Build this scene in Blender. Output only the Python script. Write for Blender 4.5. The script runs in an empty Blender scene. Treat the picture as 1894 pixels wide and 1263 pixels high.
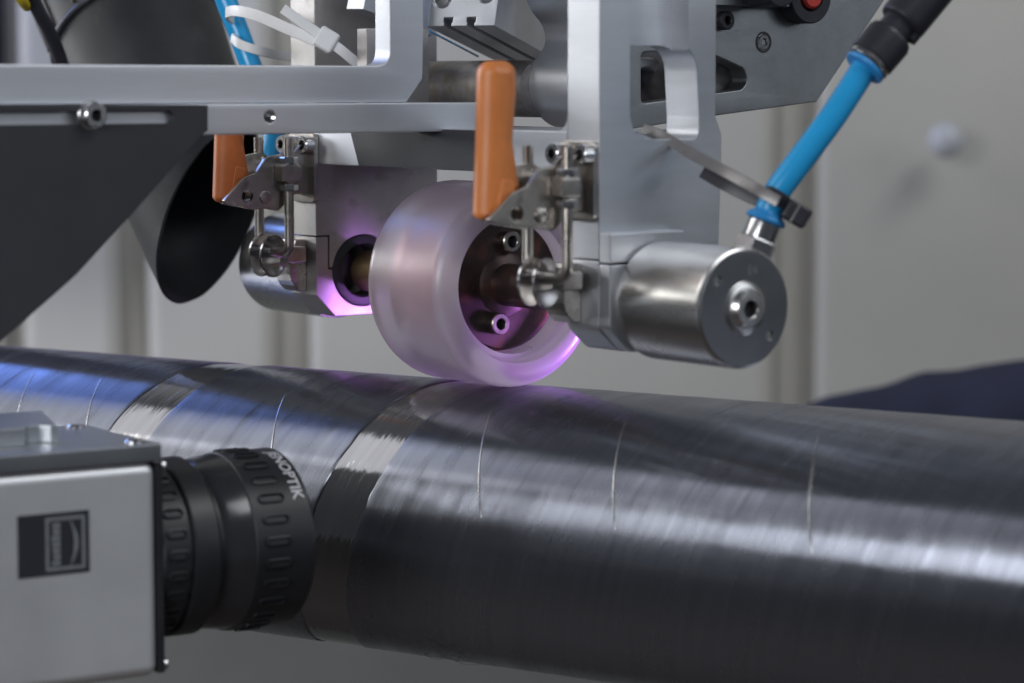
import bpy, bmesh, math, random
from mathutils import Vector, Matrix, noise
random.seed(7)
sc = bpy.context.scene
COL = sc.collection
# ------------------------------------------------------------------ camera
PITCH = math.radians(5.5)
FPX = 5000.0                       # focal length in photo pixels (photo is 1894 wide)
CZ = 1.10
CAM = Vector((0, 0, CZ))
cd = bpy.data.cameras.new("camera"); cam = bpy.data.objects.new("camera", cd); COL.objects.link(cam)
cam.location = CAM; cam.rotation_euler = (math.pi/2 - PITCH, 0, 0)
cd.sensor_width = 36.0; cd.lens = 36.0*FPX/1894.0
cd.clip_start = 0.02; cd.clip_end = 50
cd.dof.use_dof = True; cd.dof.focus_distance = 0.925; cd.dof.aperture_fstop = 9.5
sc.camera = cam
# ------------------------------------------------------------------ world
w = bpy.data.worlds.new("World"); sc.world = w; w.use_nodes = True
bg = w.node_tree.nodes["Background"]
bg.inputs[0].default_value = (0.30, 0.33, 0.38, 1); bg.inputs[1].default_value = 0.16
# ------------------------------------------------------------------ lamps
def aim(o, target):
    o.rotation_euler = (Vector(target) - o.location).to_track_quat('-Z', 'Y').to_euler()
def area(name, loc, target, sx, sy, power, color):
    l = bpy.data.lights.new(name, 'AREA'); l.shape = 'RECTANGLE'; l.size = sx; l.size_y = sy
    l.energy = power; l.color = color
    o = bpy.data.objects.new(name, l); COL.objects.link(o); o.location = loc; aim(o, target); return o
area("window_light", (-1.00, 1.62, 1.25), (0, 0.95, 0.98), 0.5, 0.2, 4.6, (0.95, 0.97, 1.0))
area("side_light", (-1.10, 0.92, 1.95), (-0.08, 1.0, 0.98), 0.95, 0.50, 2.7, (0.97, 0.97, 1.0))
area("front_light", (-0.62, -0.15, 1.30), (0, 0.95, 0.98), 0.7, 0.36, 6.8, (0.97, 0.98, 1.0))  # added lamp, placed for the long highlight on the pipe wraps
area("ceiling_light", (0.9, 0.35, 2.3), (0, 0.95, 1.0), 1.2, 0.5, 8.5, (0.95, 0.97, 1.0))
area("hall_light", (1.9, 0.2, 1.75), (0, 0.95, 1.05), 1.2, 0.9, 4.2, (0.87, 0.93, 1.0))
area("blue_light", (-0.52, 1.55, 1.45), (-0.16, 1.05, 0.98), 0.44, 0.2, 1.9, (0.13, 0.30, 1.0))
area("back_light", (-1.6, 1.12, 1.65), (0.1, 1.75, 1.05), 0.5, 0.7, 5.0, (1.0, 0.98, 0.93))  # added lamp that brightens the rear wall
# ------------------------------------------------------------------ render
sc.render.engine = 'CYCLES'
sc.cycles.use_denoising = True
sc.cycles.sample_clamp_indirect = 4.0
sc.view_settings.view_transform = 'Standard'; sc.view_settings.look = 'None'
sc.view_settings.gamma = 1.0; sc.view_settings.exposure = 0.12; sc.view_settings.use_curve_mapping = False

# ------------------------------------------------------------------ pixel helpers
FW = Vector((0, math.cos(PITCH), -math.sin(PITCH))); UP = Vector((0, math.sin(PITCH), math.cos(PITCH))); RT = Vector((1, 0, 0))
def ray(px, py): return FW + RT*((px-947)/FPX) - UP*((py-631.5)/FPX)
def pix(px, py, d): return CAM + ray(px, py)*d          # d in metres along the view axis

class Frame:                       # right-handed frame; local units millimetres
    def __init__(self, origin, x, y, k=1.0):
        self.k = k*0.001
        x = Vector(x).normalized(); y = Vector(y); y = (y - x*y.dot(x)).normalized(); z = x.cross(y)
        self.x, self.y, self.z, self.o = x, y, z, Vector(origin)
        self.m = Matrix((( x.x, y.x, z.x, origin[0]), (x.y, y.y, z.y, origin[1]), (x.z, y.z, z.z, origin[2]), (0, 0, 0, 1)))
        self.inv = self.m.inverted()
    def w(self, p): return self.m @ (Vector(p)*self.k)
    def loc(self, wp): return (self.inv @ Vector(wp))/self.k
    def hit(self, px, py, axis, val):      # where the pixel's ray meets the local plane axis = val
        o = self.inv @ CAM; d = self.inv.to_3x3() @ ray(px, py)
        k = (val*self.k - o[axis])/d[axis]
        return (o + d*k)/self.k
H = Frame(pix(965, 529, 0.900), (0.6, -0.8, 0), (0.8, 0.6, 0))     # head: x = roller axis to the front, y = to the back right, z up
def HS(px, py, s): return H.hit(px, py, 0, s)
def HT(px, py, t): return H.hit(px, py, 1, t)
def tz(pts, s): return [(HS(x, y, s).y, HS(x, y, s).z) for x, y in pts]

# ------------------------------------------------------------------ materials
def mat(name):
    m = bpy.data.materials.new(name); m.use_nodes = True
    nt = m.node_tree; return m, nt, nt.nodes["Principled BSDF"]
def N(nt, t, **kw):
    n = nt.nodes.new(t)
    for k, v in kw.items(): setattr(n, k, v)
    return n
def principled(name, col, rough, metal=0.0, spec=0.5, vary=0.12, vscale=90, rvary=0.10, bump=0.0, bscale=900, stretch=(1, 1, 1), coat=0.0, dirt=None):
    m, nt, p = mat(name); L = nt.links.new
    p.inputs["Metallic"].default_value = metal; p.inputs["Specular IOR Level"].default_value = spec
    p.inputs["Coat Weight"].default_value = coat
    tc = N(nt, "ShaderNodeTexCoord"); mp = N(nt, "ShaderNodeMapping"); mp.inputs["Scale"].default_value = stretch
    L(tc.outputs["Object"], mp.inputs["Vector"])
    n1 = N(nt, "ShaderNodeTexNoise"); n1.inputs["Scale"].default_value = vscale; n1.inputs["Detail"].default_value = 5; n1.inputs["Roughness"].default_value = 0.65
    L(mp.outputs[0], n1.inputs["Vector"])
    r1 = N(nt, "ShaderNodeMapRange"); r1.inputs[1].default_value = 0.3; r1.inputs[2].default_value = 0.7
    r1.inputs[3].default_value = 1-vary; r1.inputs[4].default_value = 1+vary; L(n1.outputs["Fac"], r1.inputs[0])
    mx = N(nt, "ShaderNodeVectorMath", operation='SCALE'); mx.inputs[0].default_value = col[:3]; L(r1.outputs[0], mx.inputs["Scale"])
    csock = mx.outputs[0]
    if dirt:
        n3 = N(nt, "ShaderNodeTexNoise"); n3.inputs["Scale"].default_value = dirt[1]; n3.inputs["Detail"].default_value = 7; L(tc.outputs["Object"], n3.inputs["Vector"])
        r3 = N(nt, "ShaderNodeMapRange"); r3.inputs[1].default_value = dirt[2]; r3.inputs[2].default_value = dirt[2]+0.16; r3.inputs[4].default_value = dirt[3]; L(n3.outputs["Fac"], r3.inputs[0])
        mc = N(nt, "ShaderNodeMix", data_type='RGBA'); L(r3.outputs[0], mc.inputs["Factor"]); L(csock, mc.inputs["A"]); mc.inputs["B"].default_value = (*dirt[0], 1)
        csock = mc.outputs["Result"]
    L(csock, p.inputs["Base Color"])
    n2 = N(nt, "ShaderNodeTexNoise"); n2.inputs["Scale"].default_value = bscale; n2.inputs["Detail"].default_value = 4; L(mp.outputs[0], n2.inputs["Vector"])
    r2 = N(nt, "ShaderNodeMapRange"); r2.inputs[3].default_value = max(0.02, rough-rvary); r2.inputs[4].default_value = rough+rvary
    n4 = N(nt, "ShaderNodeTexNoise"); n4.inputs["Scale"].default_value = vscale*0.6; n4.inputs["Detail"].default_value = 6; L(tc.outputs["Object"], n4.inputs["Vector"])
    L(n4.outputs["Fac"], r2.inputs[0]); L(r2.outputs[0], p.inputs["Roughness"])
    if bump > 0:
        b = N(nt, "ShaderNodeBump"); b.inputs["Strength"].default_value = bump; b.inputs["Distance"].default_value = 0.0002
        L(n2.outputs["Fac"], b.inputs["Height"]); L(b.outputs[0], p.inputs["Normal"])
    return m
ALU = principled("machined_aluminium", (0.60, 0.62, 0.66), 0.46, 1.0, bump=0.12, bscale=700, stretch=(0.25, 0.25, 1.6), vary=0.07, vscale=60)
ALU2 = principled("brushed_aluminium_bar", (0.60, 0.62, 0.66), 0.48, 1.0, bump=0.12, bscale=900, stretch=(1, 0.08, 1), vary=0.07, vscale=50)
ALUD = principled("scuffed_grey_steel_plate", (0.36, 0.38, 0.40), 0.38, 1.0, bump=0.15, bscale=600, vary=0.10, vscale=70, dirt=((0.62, 0.64, 0.66), 420, 0.66, 0.8))
STEELB = principled("block_steel", (0.50, 0.48, 0.47), 0.52, 1.0, bump=0.15, bscale=600, vary=0.10, vscale=80, dirt=((0.24, 0.20, 0.18), 120, 0.60, 0.5))
STAIN = principled("turned_stainless", (0.74, 0.73, 0.715), 0.27, 1.0, bump=0.05, bscale=1500, stretch=(1, 0.1, 0.1), vary=0.02, rvary=0.03, vscale=30)
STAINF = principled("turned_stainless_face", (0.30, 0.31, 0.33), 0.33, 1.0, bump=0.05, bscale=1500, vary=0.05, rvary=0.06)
CLAMP = principled("worn_clamp_steel", (0.46, 0.43, 0.40), 0.30, 1.0, bump=0.10, bscale=500, vary=0.16, vscale=160, dirt=((0.15, 0.12, 0.10), 200, 0.58, 0.6))
CHROME = principled("bright_screw_steel", (0.66, 0.66, 0.67), 0.20, 1.0, vary=0.06)
DARK = principled("dark_hole_steel", (0.03, 0.03, 0.035), 0.5, 0.3)
TUBE = principled("oily_dark_steel_tube", (0.26, 0.25, 0.245), 0.46, 0.85, bump=0.2, bscale=400, vary=0.25, vscale=130, dirt=((0.22, 0.17, 0.08), 150, 0.56, 0.7))
CORE = principled("burnt_bronze_core", (0.085, 0.062, 0.058), 0.33, 0.75, bump=0.1, bscale=300, vary=0.35, vscale=60, dirt=((0.24, 0.11, 0.07), 70, 0.52, 0.85))
COPPER = principled("copper_core_drum", (0.44, 0.20, 0.15), 0.45, 0.5, vary=0.2, vscale=60, dirt=((0.15, 0.085, 0.095), 40, 0.48, 0.9))
BRASS = principled("brass_shaft", (0.42, 0.30, 0.16), 0.32, 1.0, vary=0.15)
ORANGE = principled("orange_plastic", (0.58, 0.19, 0.05), 0.42, 0.0, vary=0.10, vscale=70, bump=0.05)
ORANGE2 = principled("grubby_orange_plastic", (0.50, 0.135, 0.03), 0.45, 0.0, vary=0.15, vscale=80, dirt=((0.13, 0.04, 0.03), 130, 0.60, 0.7))
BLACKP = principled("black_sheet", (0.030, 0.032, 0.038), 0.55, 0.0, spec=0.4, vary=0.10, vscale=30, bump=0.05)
RUBBER = principled("black_hose_plastic", (0.022, 0.024, 0.028), 0.50, 0.0, spec=0.35, vary=0.25, vscale=40, bump=0.10, bscale=300, dirt=((0.06, 0.063, 0.065), 60, 0.60, 0.5))
BLUE = principled("blue_polyurethane", (0.02, 0.32, 0.66), 0.25, 0.0, vary=0.05)
BLUEC = principled("blue_collar_plastic", (0.03, 0.26, 0.62), 0.35, 0.0, vary=0.05)
WHITEN = principled("white_nylon", (0.70, 0.71, 0.72), 0.45, 0.0, vary=0.05)
GREYN = principled("grey_nylon", (0.16, 0.15, 0.15), 0.30, 0.0, spec=0.8, vary=0.1)
BLACKN = principled("black_nylon", (0.022, 0.022, 0.03), 0.4, 0.0, vary=0.1)
CAMB = principled("camera_anodised_silver", (0.78, 0.79, 0.81), 0.50, 0.85, vary=0.04, vscale=40, bump=0.05, bscale=2500)
CAMT = principled("camera_lid_aluminium", (0.50, 0.52, 0.55), 0.36, 1.0, vary=0.06, vscale=40, bump=0.08, bscale=1500)
LENS = principled("lens_black_anodised", (0.014, 0.015, 0.018), 0.42, 0.0, spec=0.45, vary=0.15, vscale=80, bump=0.04)
LENSG = principled("lens_gloss_black", (0.022, 0.022, 0.026), 0.20, 0.0, spec=0.7, vary=0.1)
LABEL = principled("label_dark", (0.022, 0.024, 0.032), 0.45, 0.0, vary=0.05)
PRINT = principled("print_grey", (0.16, 0.17, 0.18), 0.5, 0.0, vary=0.2, vscale=900)
PRINTW = principled("print_white", (0.55, 0.55, 0.58), 0.5, 0.0, vary=0.05)
RED = principled("red_plastic", (0.55, 0.05, 0.04), 0.4, 0.0)
YELL = principled("yellow_sleeve", (0.55, 0.42, 0.02), 0.5, 0.0)
NAVY = principled("navy_cloth", (0.028, 0.031, 0.055), 0.85, 0.0, spec=0.2, vary=0.3, vscale=14)
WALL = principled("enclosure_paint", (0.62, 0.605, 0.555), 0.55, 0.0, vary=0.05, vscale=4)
WALLD = principled("enclosure_lower_dark", (0.20, 0.205, 0.19), 0.6, 0.0, vary=0.10, vscale=5)  # darker tone for the lower wall slab
FLOORM = principled("brown_floor", (0.085, 0.066, 0.055), 0.6, 0.0, vary=0.15, vscale=3)
KNOB = principled("white_knob_plastic", (0.58, 0.60, 0.64), 0.35, 0.0)
HAIR = principled("loose_fibre", (0.06, 0.06, 0.065), 0.4, 0.0)

def silicone():
    m, nt, p = mat("frosted_silicone"); L = nt.links.new
    p.inputs["Base Color"].default_value = (0.88, 0.79, 0.90, 1)
    p.inputs["Transmission Weight"].default_value = 0.86
    p.inputs["IOR"].default_value = 1.40
    p.inputs["Roughness"].default_value = 0.34
    tc = N(nt, "ShaderNodeTexCoord"); n1 = N(nt, "ShaderNodeTexNoise"); n1.inputs["Scale"].default_value = 70; n1.inputs["Detail"].default_value = 4
    L(tc.outputs["Object"], n1.inputs["Vector"])
    r = N(nt, "ShaderNodeMapRange"); r.inputs[3].default_value = 0.26; r.inputs[4].default_value = 0.31; L(n1.outputs["Fac"], r.inputs[0]); L(r.outputs[0], p.inputs["Roughness"])
    return m
SILI = silicone()

PITCHMM = 105.0; RP = 48.0
def carbon(name, base, rough, aniso_scale, bstr, metal, an=0.0, rot=0.0):
    # UV: u = arc length (m), v = length along the pipe (m); fibres follow the winding helix
    m, nt, p = mat(name); L = nt.links.new
    p.inputs["Metallic"].default_value = metal
    p.inputs["Anisotropic"].default_value = an; p.inputs["Anisotropic Rotation"].default_value = 0.25+rot
    tg = N(nt, "ShaderNodeTangent", direction_type='UV_MAP', uv_map="UVMap"); L(tg.outputs[0], p.inputs["Tangent"])
    uv = N(nt, "ShaderNodeUVMap"); sep = N(nt, "ShaderNodeSeparateXYZ"); L(uv.outputs[0], sep.inputs[0])
    # across-fibre coordinate q = v + tan(a)*u ; along-fibre coordinate = u
    ma = N(nt, "ShaderNodeMath", operation='MULTIPLY_ADD'); ma.inputs[1].default_value = PITCHMM/(2*math.pi*RP); L(sep.outputs[0], ma.inputs[0]); L(sep.outputs[1], ma.inputs[2])
    def fib(kq, ku, detail):
        cb = N(nt, "ShaderNodeCombineXYZ")
        a1 = N(nt, "ShaderNodeMath", operation='MULTIPLY'); a1.inputs[1].default_value = kq; L(ma.outputs[0], a1.inputs[0])
        a2 = N(nt, "ShaderNodeMath", operation='MULTIPLY'); a2.inputs[1].default_value = ku; L(sep.outputs[0], a2.inputs[0])
        L(a1.outputs[0], cb.inputs[0]); L(a2.outputs[0], cb.inputs[1])
        n = N(nt, "ShaderNodeTexNoise"); n.inputs["Scale"].default_value = 1.0; n.inputs["Detail"].default_value = detail; n.inputs["Roughness"].default_value = 0.6
        L(cb.outputs[0], n.inputs["Vector"]); return n.outputs["Fac"]
    f1 = fib(aniso_scale, 10, 4); f2 = fib(110, 26, 4)
    r = N(nt, "ShaderNodeMapRange"); r.inputs[1].default_value = 0.3; r.inputs[2].default_value = 0.7; r.inputs[3].default_value = rough*0.8; r.inputs[4].default_value = rough*1.3; L(f2, r.inputs[0]); L(r.outputs[0], p.inputs["Roughness"])
    c = N(nt, "ShaderNodeMapRange"); c.inputs[1].default_value = 0.3; c.inputs[2].default_value = 0.7; c.inputs[3].default_value = 0.9; c.inputs[4].default_value = 1.1; L(f1, c.inputs[0])
    sv = N(nt, "ShaderNodeVectorMath", operation='SCALE'); sv.inputs[0].default_value = base; L(c.outputs[0], sv.inputs["Scale"]); L(sv.outputs[0], p.inputs["Base Color"])
    ad = N(nt, "ShaderNodeMath", operation='MULTIPLY_ADD'); ad.inputs[1].default_value = 3.0; L(f2, ad.inputs[0]); L(f1, ad.inputs[2])
    b = N(nt, "ShaderNodeBump"); b.inputs["Strength"].default_value = bstr; b.inputs["Distance"].default_value = 0.0004; L(ad.outputs[0], b.inputs["Height"]); L(b.outputs[0], p.inputs["Normal"])
    return m
CARB = carbon("wound_carbon_tape", (0.195, 0.207, 0.245), 0.24, 420, 0.08, 0.85, 0.97, -0.053)
CARBG = carbon("glossy_carbon_tape", (0.24, 0.24, 0.25), 0.10, 300, 0.30, 0.75, 0.5, -0.053)
SEAM = principled("resin_seam", (0.30, 0.30, 0.31), 0.22, 0.8)

# ------------------------------------------------------------------ mesh helpers
def tag(o, label=None, cat=None, group=None, kind=None):
    if label: o["label"] = label
    if cat: o["category"] = cat
    if group: o["group"] = group
    if kind: o["kind"] = kind
    return o
GROUPS = {"toggle_clamp": "toggle clamps on the fork legs", "end_cylinder": "stainless cylinders at the ends of the roller shaft"}
def thing(name, label, cat, frame, base, group=None):
    group = group or GROUPS.get(name)
    o = bpy.data.objects.new(name, None); COL.objects.link(o); o.empty_display_size = 0.01
    m = frame.m.copy(); m.translation = frame.w(base); o.matrix_world = m
    tag(o, label, cat, group); o["_"] = 0; del o["_"]
    ROOTM[o.name] = m.copy(); return o
ROOTM = {}
def rootm(o):
    while o.parent: o = o.parent
    return ROOTM[o.name]
def wn(o):
    md = o.modifiers.new('weighted', 'WEIGHTED_NORMAL'); md.keep_sharp = True; md.weight = 80
class MB:
    def __init__(self, frame=None): self.bm = bmesh.new(); self.f = frame or H
    def add(self, bm2, m=None):
        me = bpy.data.meshes.new("tmp"); bm2.to_mesh(me); bm2.free()
        if m is not None: me.transform(m)
        self.bm.from_mesh(me); bpy.data.meshes.remove(me); return self
    def box(self, x0, x1, y0, y1, z0, z1, bev=0.4, seg=2):
        b = bmesh.new(); bmesh.ops.create_cube(b, size=1)
        for v in b.verts: v.co = Vector(((x0+x1)/2+v.co.x*(x1-x0), (y0+y1)/2+v.co.y*(y1-y0), (z0+z1)/2+v.co.z*(z1-z0)))
        if bev > 0: bmesh.ops.bevel(b, geom=list(b.edges), offset=bev, segments=seg, profile=0.5, affect='EDGES')
        return self.add(b)
    def lathe(self, p0, axis, prof, seg=48, ref=None, phase=0.0):
        # prof: list of (radius, height along axis)
        ax = Vector(axis).normalized(); r = Vector(ref) if ref else (Vector((0, 0, 1)) if abs(ax.z) < 0.9 else Vector((1, 0, 0)))
        u = (r - ax*r.dot(ax)).normalized(); v = ax.cross(u); p0 = Vector(p0); b = bmesh.new(); rings = []
        for rad, h in prof:
            if rad < 1e-6: rings.append([b.verts.new(p0+ax*h)])
            else: rings.append([b.verts.new(p0+ax*h+(u*math.cos(phase+2*math.pi*i/seg)+v*math.sin(phase+2*math.pi*i/seg))*rad) for i in range(seg)])
        for A, B in zip(rings, rings[1:]):
            for i in range(seg):
                j = (i+1) % seg
                if len(A) == 1 and len(B) == 1: continue
                if len(A) == 1: b.faces.new((A[0], B[j], B[i]))
                elif len(B) == 1: b.faces.new((A[i], A[j], B[0]))
                else: b.faces.new((A[i], A[j], B[j], B[i]))
        bmesh.ops.recalc_face_normals(b, faces=list(b.faces))
        return self.add(b)
    def cyl(self, p0, p1, r, bev=0.3, seg=32, phase=0.0, ref=None):
        p0 = Vector(p0); p1 = Vector(p1); h = (p1-p0).length; e = min(bev, r*0.5, h*0.45)
        pr = [(0, 0), (r-e, 0), (r-e*0.3, e*0.3), (r, e), (r, h-e), (r-e*0.3, h-e*0.3), (r-e, h), (0, h)] if e > 0 else [(0, 0), (r, 0), (r, h), (0, h)]
        return self.lathe(p0, p1-p0, pr, seg, ref, phase)
    def hexa(self, p0, p1, r, ref=None, phase=0.0): return self.cyl(p0, p1, r, 0.25, 6, phase, ref)
    def tube(self, pts, r, seg=16, smooth=True, res=8, r2=None, side=None):
        # r: radius (or half width), r2: half thickness (ribbon), side: direction of r
        pts = [Vector(p) for p in pts]
        if smooth and len(pts) > 2:
            q = []; n = len(pts)
            for i in range(n-1):
                a, b_, c, d = pts[max(i-1, 0)], pts[i], pts[i+1], pts[min(i+2, n-1)]
                for k in range(res):
                    t = k/res; q.append(0.5*((2*b_)+(c-a)*t+(2*a-5*b_+4*c-d)*t*t+(3*b_-a-3*c+d)*t**3))
            q.append(pts[-1]); pts = q
        b = bmesh.new(); rings = []; u = None
        for i, p in enumerate(pts):
            d = (pts[min(i+1, len(pts)-1)]-pts[max(i-1, 0)]).normalized()
            if side is not None: u = Vector(side) - d*Vector(side).dot(d)
            elif u is None: u = d.orthogonal()
            else: u = u - d*u.dot(d)
            u.normalize(); v = d.cross(u)
            rr = r[i*(len(r)-1)//max(1, len(pts)-1)] if isinstance(r, (list, tuple)) else r
            ring = []
            for k in range(seg):
                an = 2*math.pi*k/seg; c_, s_ = math.cos(an), math.sin(an)
                if r2 is not None:      # rounded rectangle section
                    c_ = math.copysign(abs(c_)**0.35, c_); s_ = math.copysign(abs(s_)**0.35, s_)
                    ring.append(b.verts.new(p+u*c_*rr+v*s_*r2))
                else: ring.append(b.verts.new(p+u*c_*rr+v*s_*rr))
            rings.append(ring)
        for A, B in zip(rings, rings[1:]):
            for k in range(seg): b.faces.new((A[k], A[(k+1) % seg], B[(k+1) % seg], B[k]))
        b.faces.new(rings[0][::-1]); b.faces.new(rings[-1])
        bmesh.ops.recalc_face_normals(b, faces=list(b.faces))
        return self.add(b)
    def plate(self, loops, n0, n1, o=(0, 0, 0), u=(0, 1, 0), v=(0, 0, 1), bev=0.4):
        # loops of (u, v) points, first one outer, the rest holes; from n0 to n1 along u x v
        cu = bpy.data.curves.new("tmp", 'CURVE'); cu.dimensions = '2D'; cu.fill_mode = 'BOTH'
        cu.extrude = abs(n1-n0)/2 - bev; cu.bevel_depth = bev; cu.bevel_resolution = 1; cu.offset = -bev
        for lp in loops:
            s = cu.splines.new('POLY'); s.points.add(len(lp)-1); s.use_cyclic_u = True
            for pt, (x, y) in zip(s.points, lp): pt.co = (x, y, 0, 1)
        ob = bpy.data.objects.new("tmp", cu); COL.objects.link(ob)
        dg = bpy.context.evaluated_depsgraph_get(); me = bpy.data.meshes.new_from_object(ob.evaluated_get(dg))
        bpy.data.objects.remove(ob); bpy.data.curves.remove(cu)
        U = Vector(u); V = Vector(v); W = U.cross(V); O = Vector(o)+W*((n0+n1)/2)
        me.transform(Matrix(((U.x, V.x, W.x, O.x), (U.y, V.y, W.y, O.y), (U.z, V.z, W.z, O.z), (0, 0, 0, 1))))
        b = bmesh.new(); b.from_mesh(me); bpy.data.meshes.remove(me)
        bmesh.ops.remove_doubles(b, verts=list(b.verts), dist=1e-4); bmesh.ops.recalc_face_normals(b, faces=list(b.faces))
        return self.add(b)
    def shear(self, k):
        for v in self.bm.verts: v.co.x += k*v.co.y
        return self
    def cut(self, other):
        obs = []
        for b in (self.bm, other.bm):
            me = bpy.data.meshes.new("tmp"); b.to_mesh(me); b.free(); o = bpy.data.objects.new("tmp", me); COL.objects.link(o); obs.append(o)
        md = obs[0].modifiers.new("b", 'BOOLEAN'); md.operation = 'DIFFERENCE'; md.object = obs[1]; md.solver = 'EXACT'
        me = bpy.data.meshes.new_from_object(obs[0].evaluated_get(bpy.context.evaluated_depsgraph_get()))
        for o in obs: m_ = o.data; bpy.data.objects.remove(o); bpy.data.meshes.remove(m_)
        self.bm = bmesh.new(); self.bm.from_mesh(me); bpy.data.meshes.remove(me); return self
    def mesh(self, verts, faces):
        b = bmesh.new(); vs = [b.verts.new(v) for v in verts]
        for f in faces: b.faces.new([vs[i] for i in f])
        bmesh.ops.recalc_face_normals(b, faces=list(b.faces))
        return self.add(b)
    def part(self, name, m, parent, ang=32, label=None, world=False):
        me = bpy.data.meshes.new(name)
        if not world:
            for v in self.bm.verts: v.co = self.f.w(v.co)
        inv = rootm(parent).inverted()
        bmesh.ops.transform(self.bm, matrix=inv, verts=list(self.bm.verts))
        self.bm.to_mesh(me); self.bm.free()
        me.shade_smooth(); me.set_sharp_from_angle(angle=math.radians(ang))
        me.materials.append(m)
        o = bpy.data.objects.new(name, me); COL.objects.link(o); o.parent = parent; wn(o)
        if label: o["label"] = label
        return o
    def single(self, name, m, label, cat, base, ang=32, group=None, kind=None):
        fm = self.f.m.copy(); fm.translation = self.f.w(base)
        me = bpy.data.meshes.new(name)
        for v in self.bm.verts: v.co = self.f.w(v.co)
        bmesh.ops.transform(self.bm, matrix=fm.inverted(), verts=list(self.bm.verts))
        self.bm.to_mesh(me); self.bm.free(); me.shade_smooth(); me.set_sharp_from_angle(angle=math.radians(ang)); me.materials.append(m)
        o = bpy.data.objects.new(name, me); COL.objects.link(o); o.matrix_world = fm; ROOTM[o.name] = fm; wn(o)
        return tag(o, label, cat, group, kind)
def rnd(pts, r, n=6):                 # round the corners of a polygon (r: one radius or a list)
    out = []; L = len(pts)
    for i in range(L):
        rr = r[i] if isinstance(r, (list, tuple)) else r
        p = Vector(pts[i]); a = Vector(pts[i-1]); b = Vector(pts[(i+1) % L])
        da = (a-p); db = (b-p)
        if rr <= 0: out.append(tuple(p)); continue
        ang = da.angle(db); k = min(rr/math.tan(ang/2), da.length*0.49, db.length*0.49)
        p0 = p+da.normalized()*k; p1 = p+db.normalized()*k
        for j in range(n+1):
            t = j/n; out.append(tuple((1-t)**2*p0+2*t*(1-t)*p+t*t*p1))
    return out
def catm(pts, n=6):                   # smooth closed outline through the points
    out = []; L = len(pts); P = [Vector(p) for p in pts]
    for i in range(L):
        a, b, c, d = P[i-1], P[i], P[(i+1) % L], P[(i+2) % L]
        for k in range(n):
            t = k/n; out.append(tuple(0.5*((2*b)+(c-a)*t+(2*a-5*b+4*c-d)*t*t+(3*b-a-3*c+d)*t**3)))
    return out
def circ(cx, cy, r, n=28, a0=0, a1=2*math.pi):
    full = abs(a1-a0-2*math.pi) < 1e-6
    return [(cx+r*math.cos(a0+(a1-a0)*i/(n if full else n-1)), cy+r*math.sin(a0+(a1-a0)*i/(n if full else n-1))) for i in range(n)]
def slotpts(x0, x1, y0, y1, n=8):
    r = (y1-y0)/2; cy = (y0+y1)/2
    return circ(x1-r, cy, r, n, -math.pi/2, math.pi/2)+circ(x0+r, cy, r, n, math.pi/2, 3*math.pi/2)
WF = Frame((0, 0, 0), (1, 0, 0), (0, 1, 0))          # world frame in millimetres
def W(px, py, d): return pix(px, py, d)*1000          # pixel + depth -> world millimetres
def socket_screw(parent_or_none, p, d, r, h, frame=H, name="screw", m=CHROME, hexr=None):
    # cap screw: cylindrical head with a hexagon socket; p on the surface, d outward
    p = Vector(p); d = Vector(d).normalized(); hr = hexr or r*0.5
    mb = MB(frame); mb.lathe(p, d, [(r, 0), (r, h-0.4), (r-0.4, h), (hr*1.1, h), (hr, h-0.3)], 32)
    o = mb.part(name, m, parent_or_none)
    mb = MB(frame); mb.lathe(p, d, [(hr*1.02, h-0.2), (hr, h-0.35), (hr, h*0.4), (0, h*0.35)], 6)
    mb.part("socket", DARK, o)
    return o

# ================================================================== THE SETTING
def slab(name, x0, x1, y0, y1, z0, z1, m, bev=0.0):
    o = MB(WF).box(x0, x1, y0, y1, z0, z1, bev).single(name, m, None, None, ((x0+x1)/2, (y0+y1)/2, z0))
    o["kind"] = "structure"; return o
slab("floor", -4000, 4000, -2500, 4000, -40, 0, FLOORM)
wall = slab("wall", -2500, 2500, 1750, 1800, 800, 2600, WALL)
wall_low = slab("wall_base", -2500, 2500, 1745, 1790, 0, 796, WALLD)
# upright enclosure panels on the wall, with rounded returns and recessed joints between them
def wx(px, y=1.73): return ((px-947)/FPX*y/math.cos(PITCH))*1000
panels = [(-900, 8), (30, 225), (262, 512), (562, 1440), (1500, 2700)]
for a_, b_ in panels:
    mb = MB(WF); mb.box(wx(a_), wx(b_), 1736, 1749.9, 802, 2400, 12, 6)
    mb.part("panel", WALL, wall)

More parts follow.
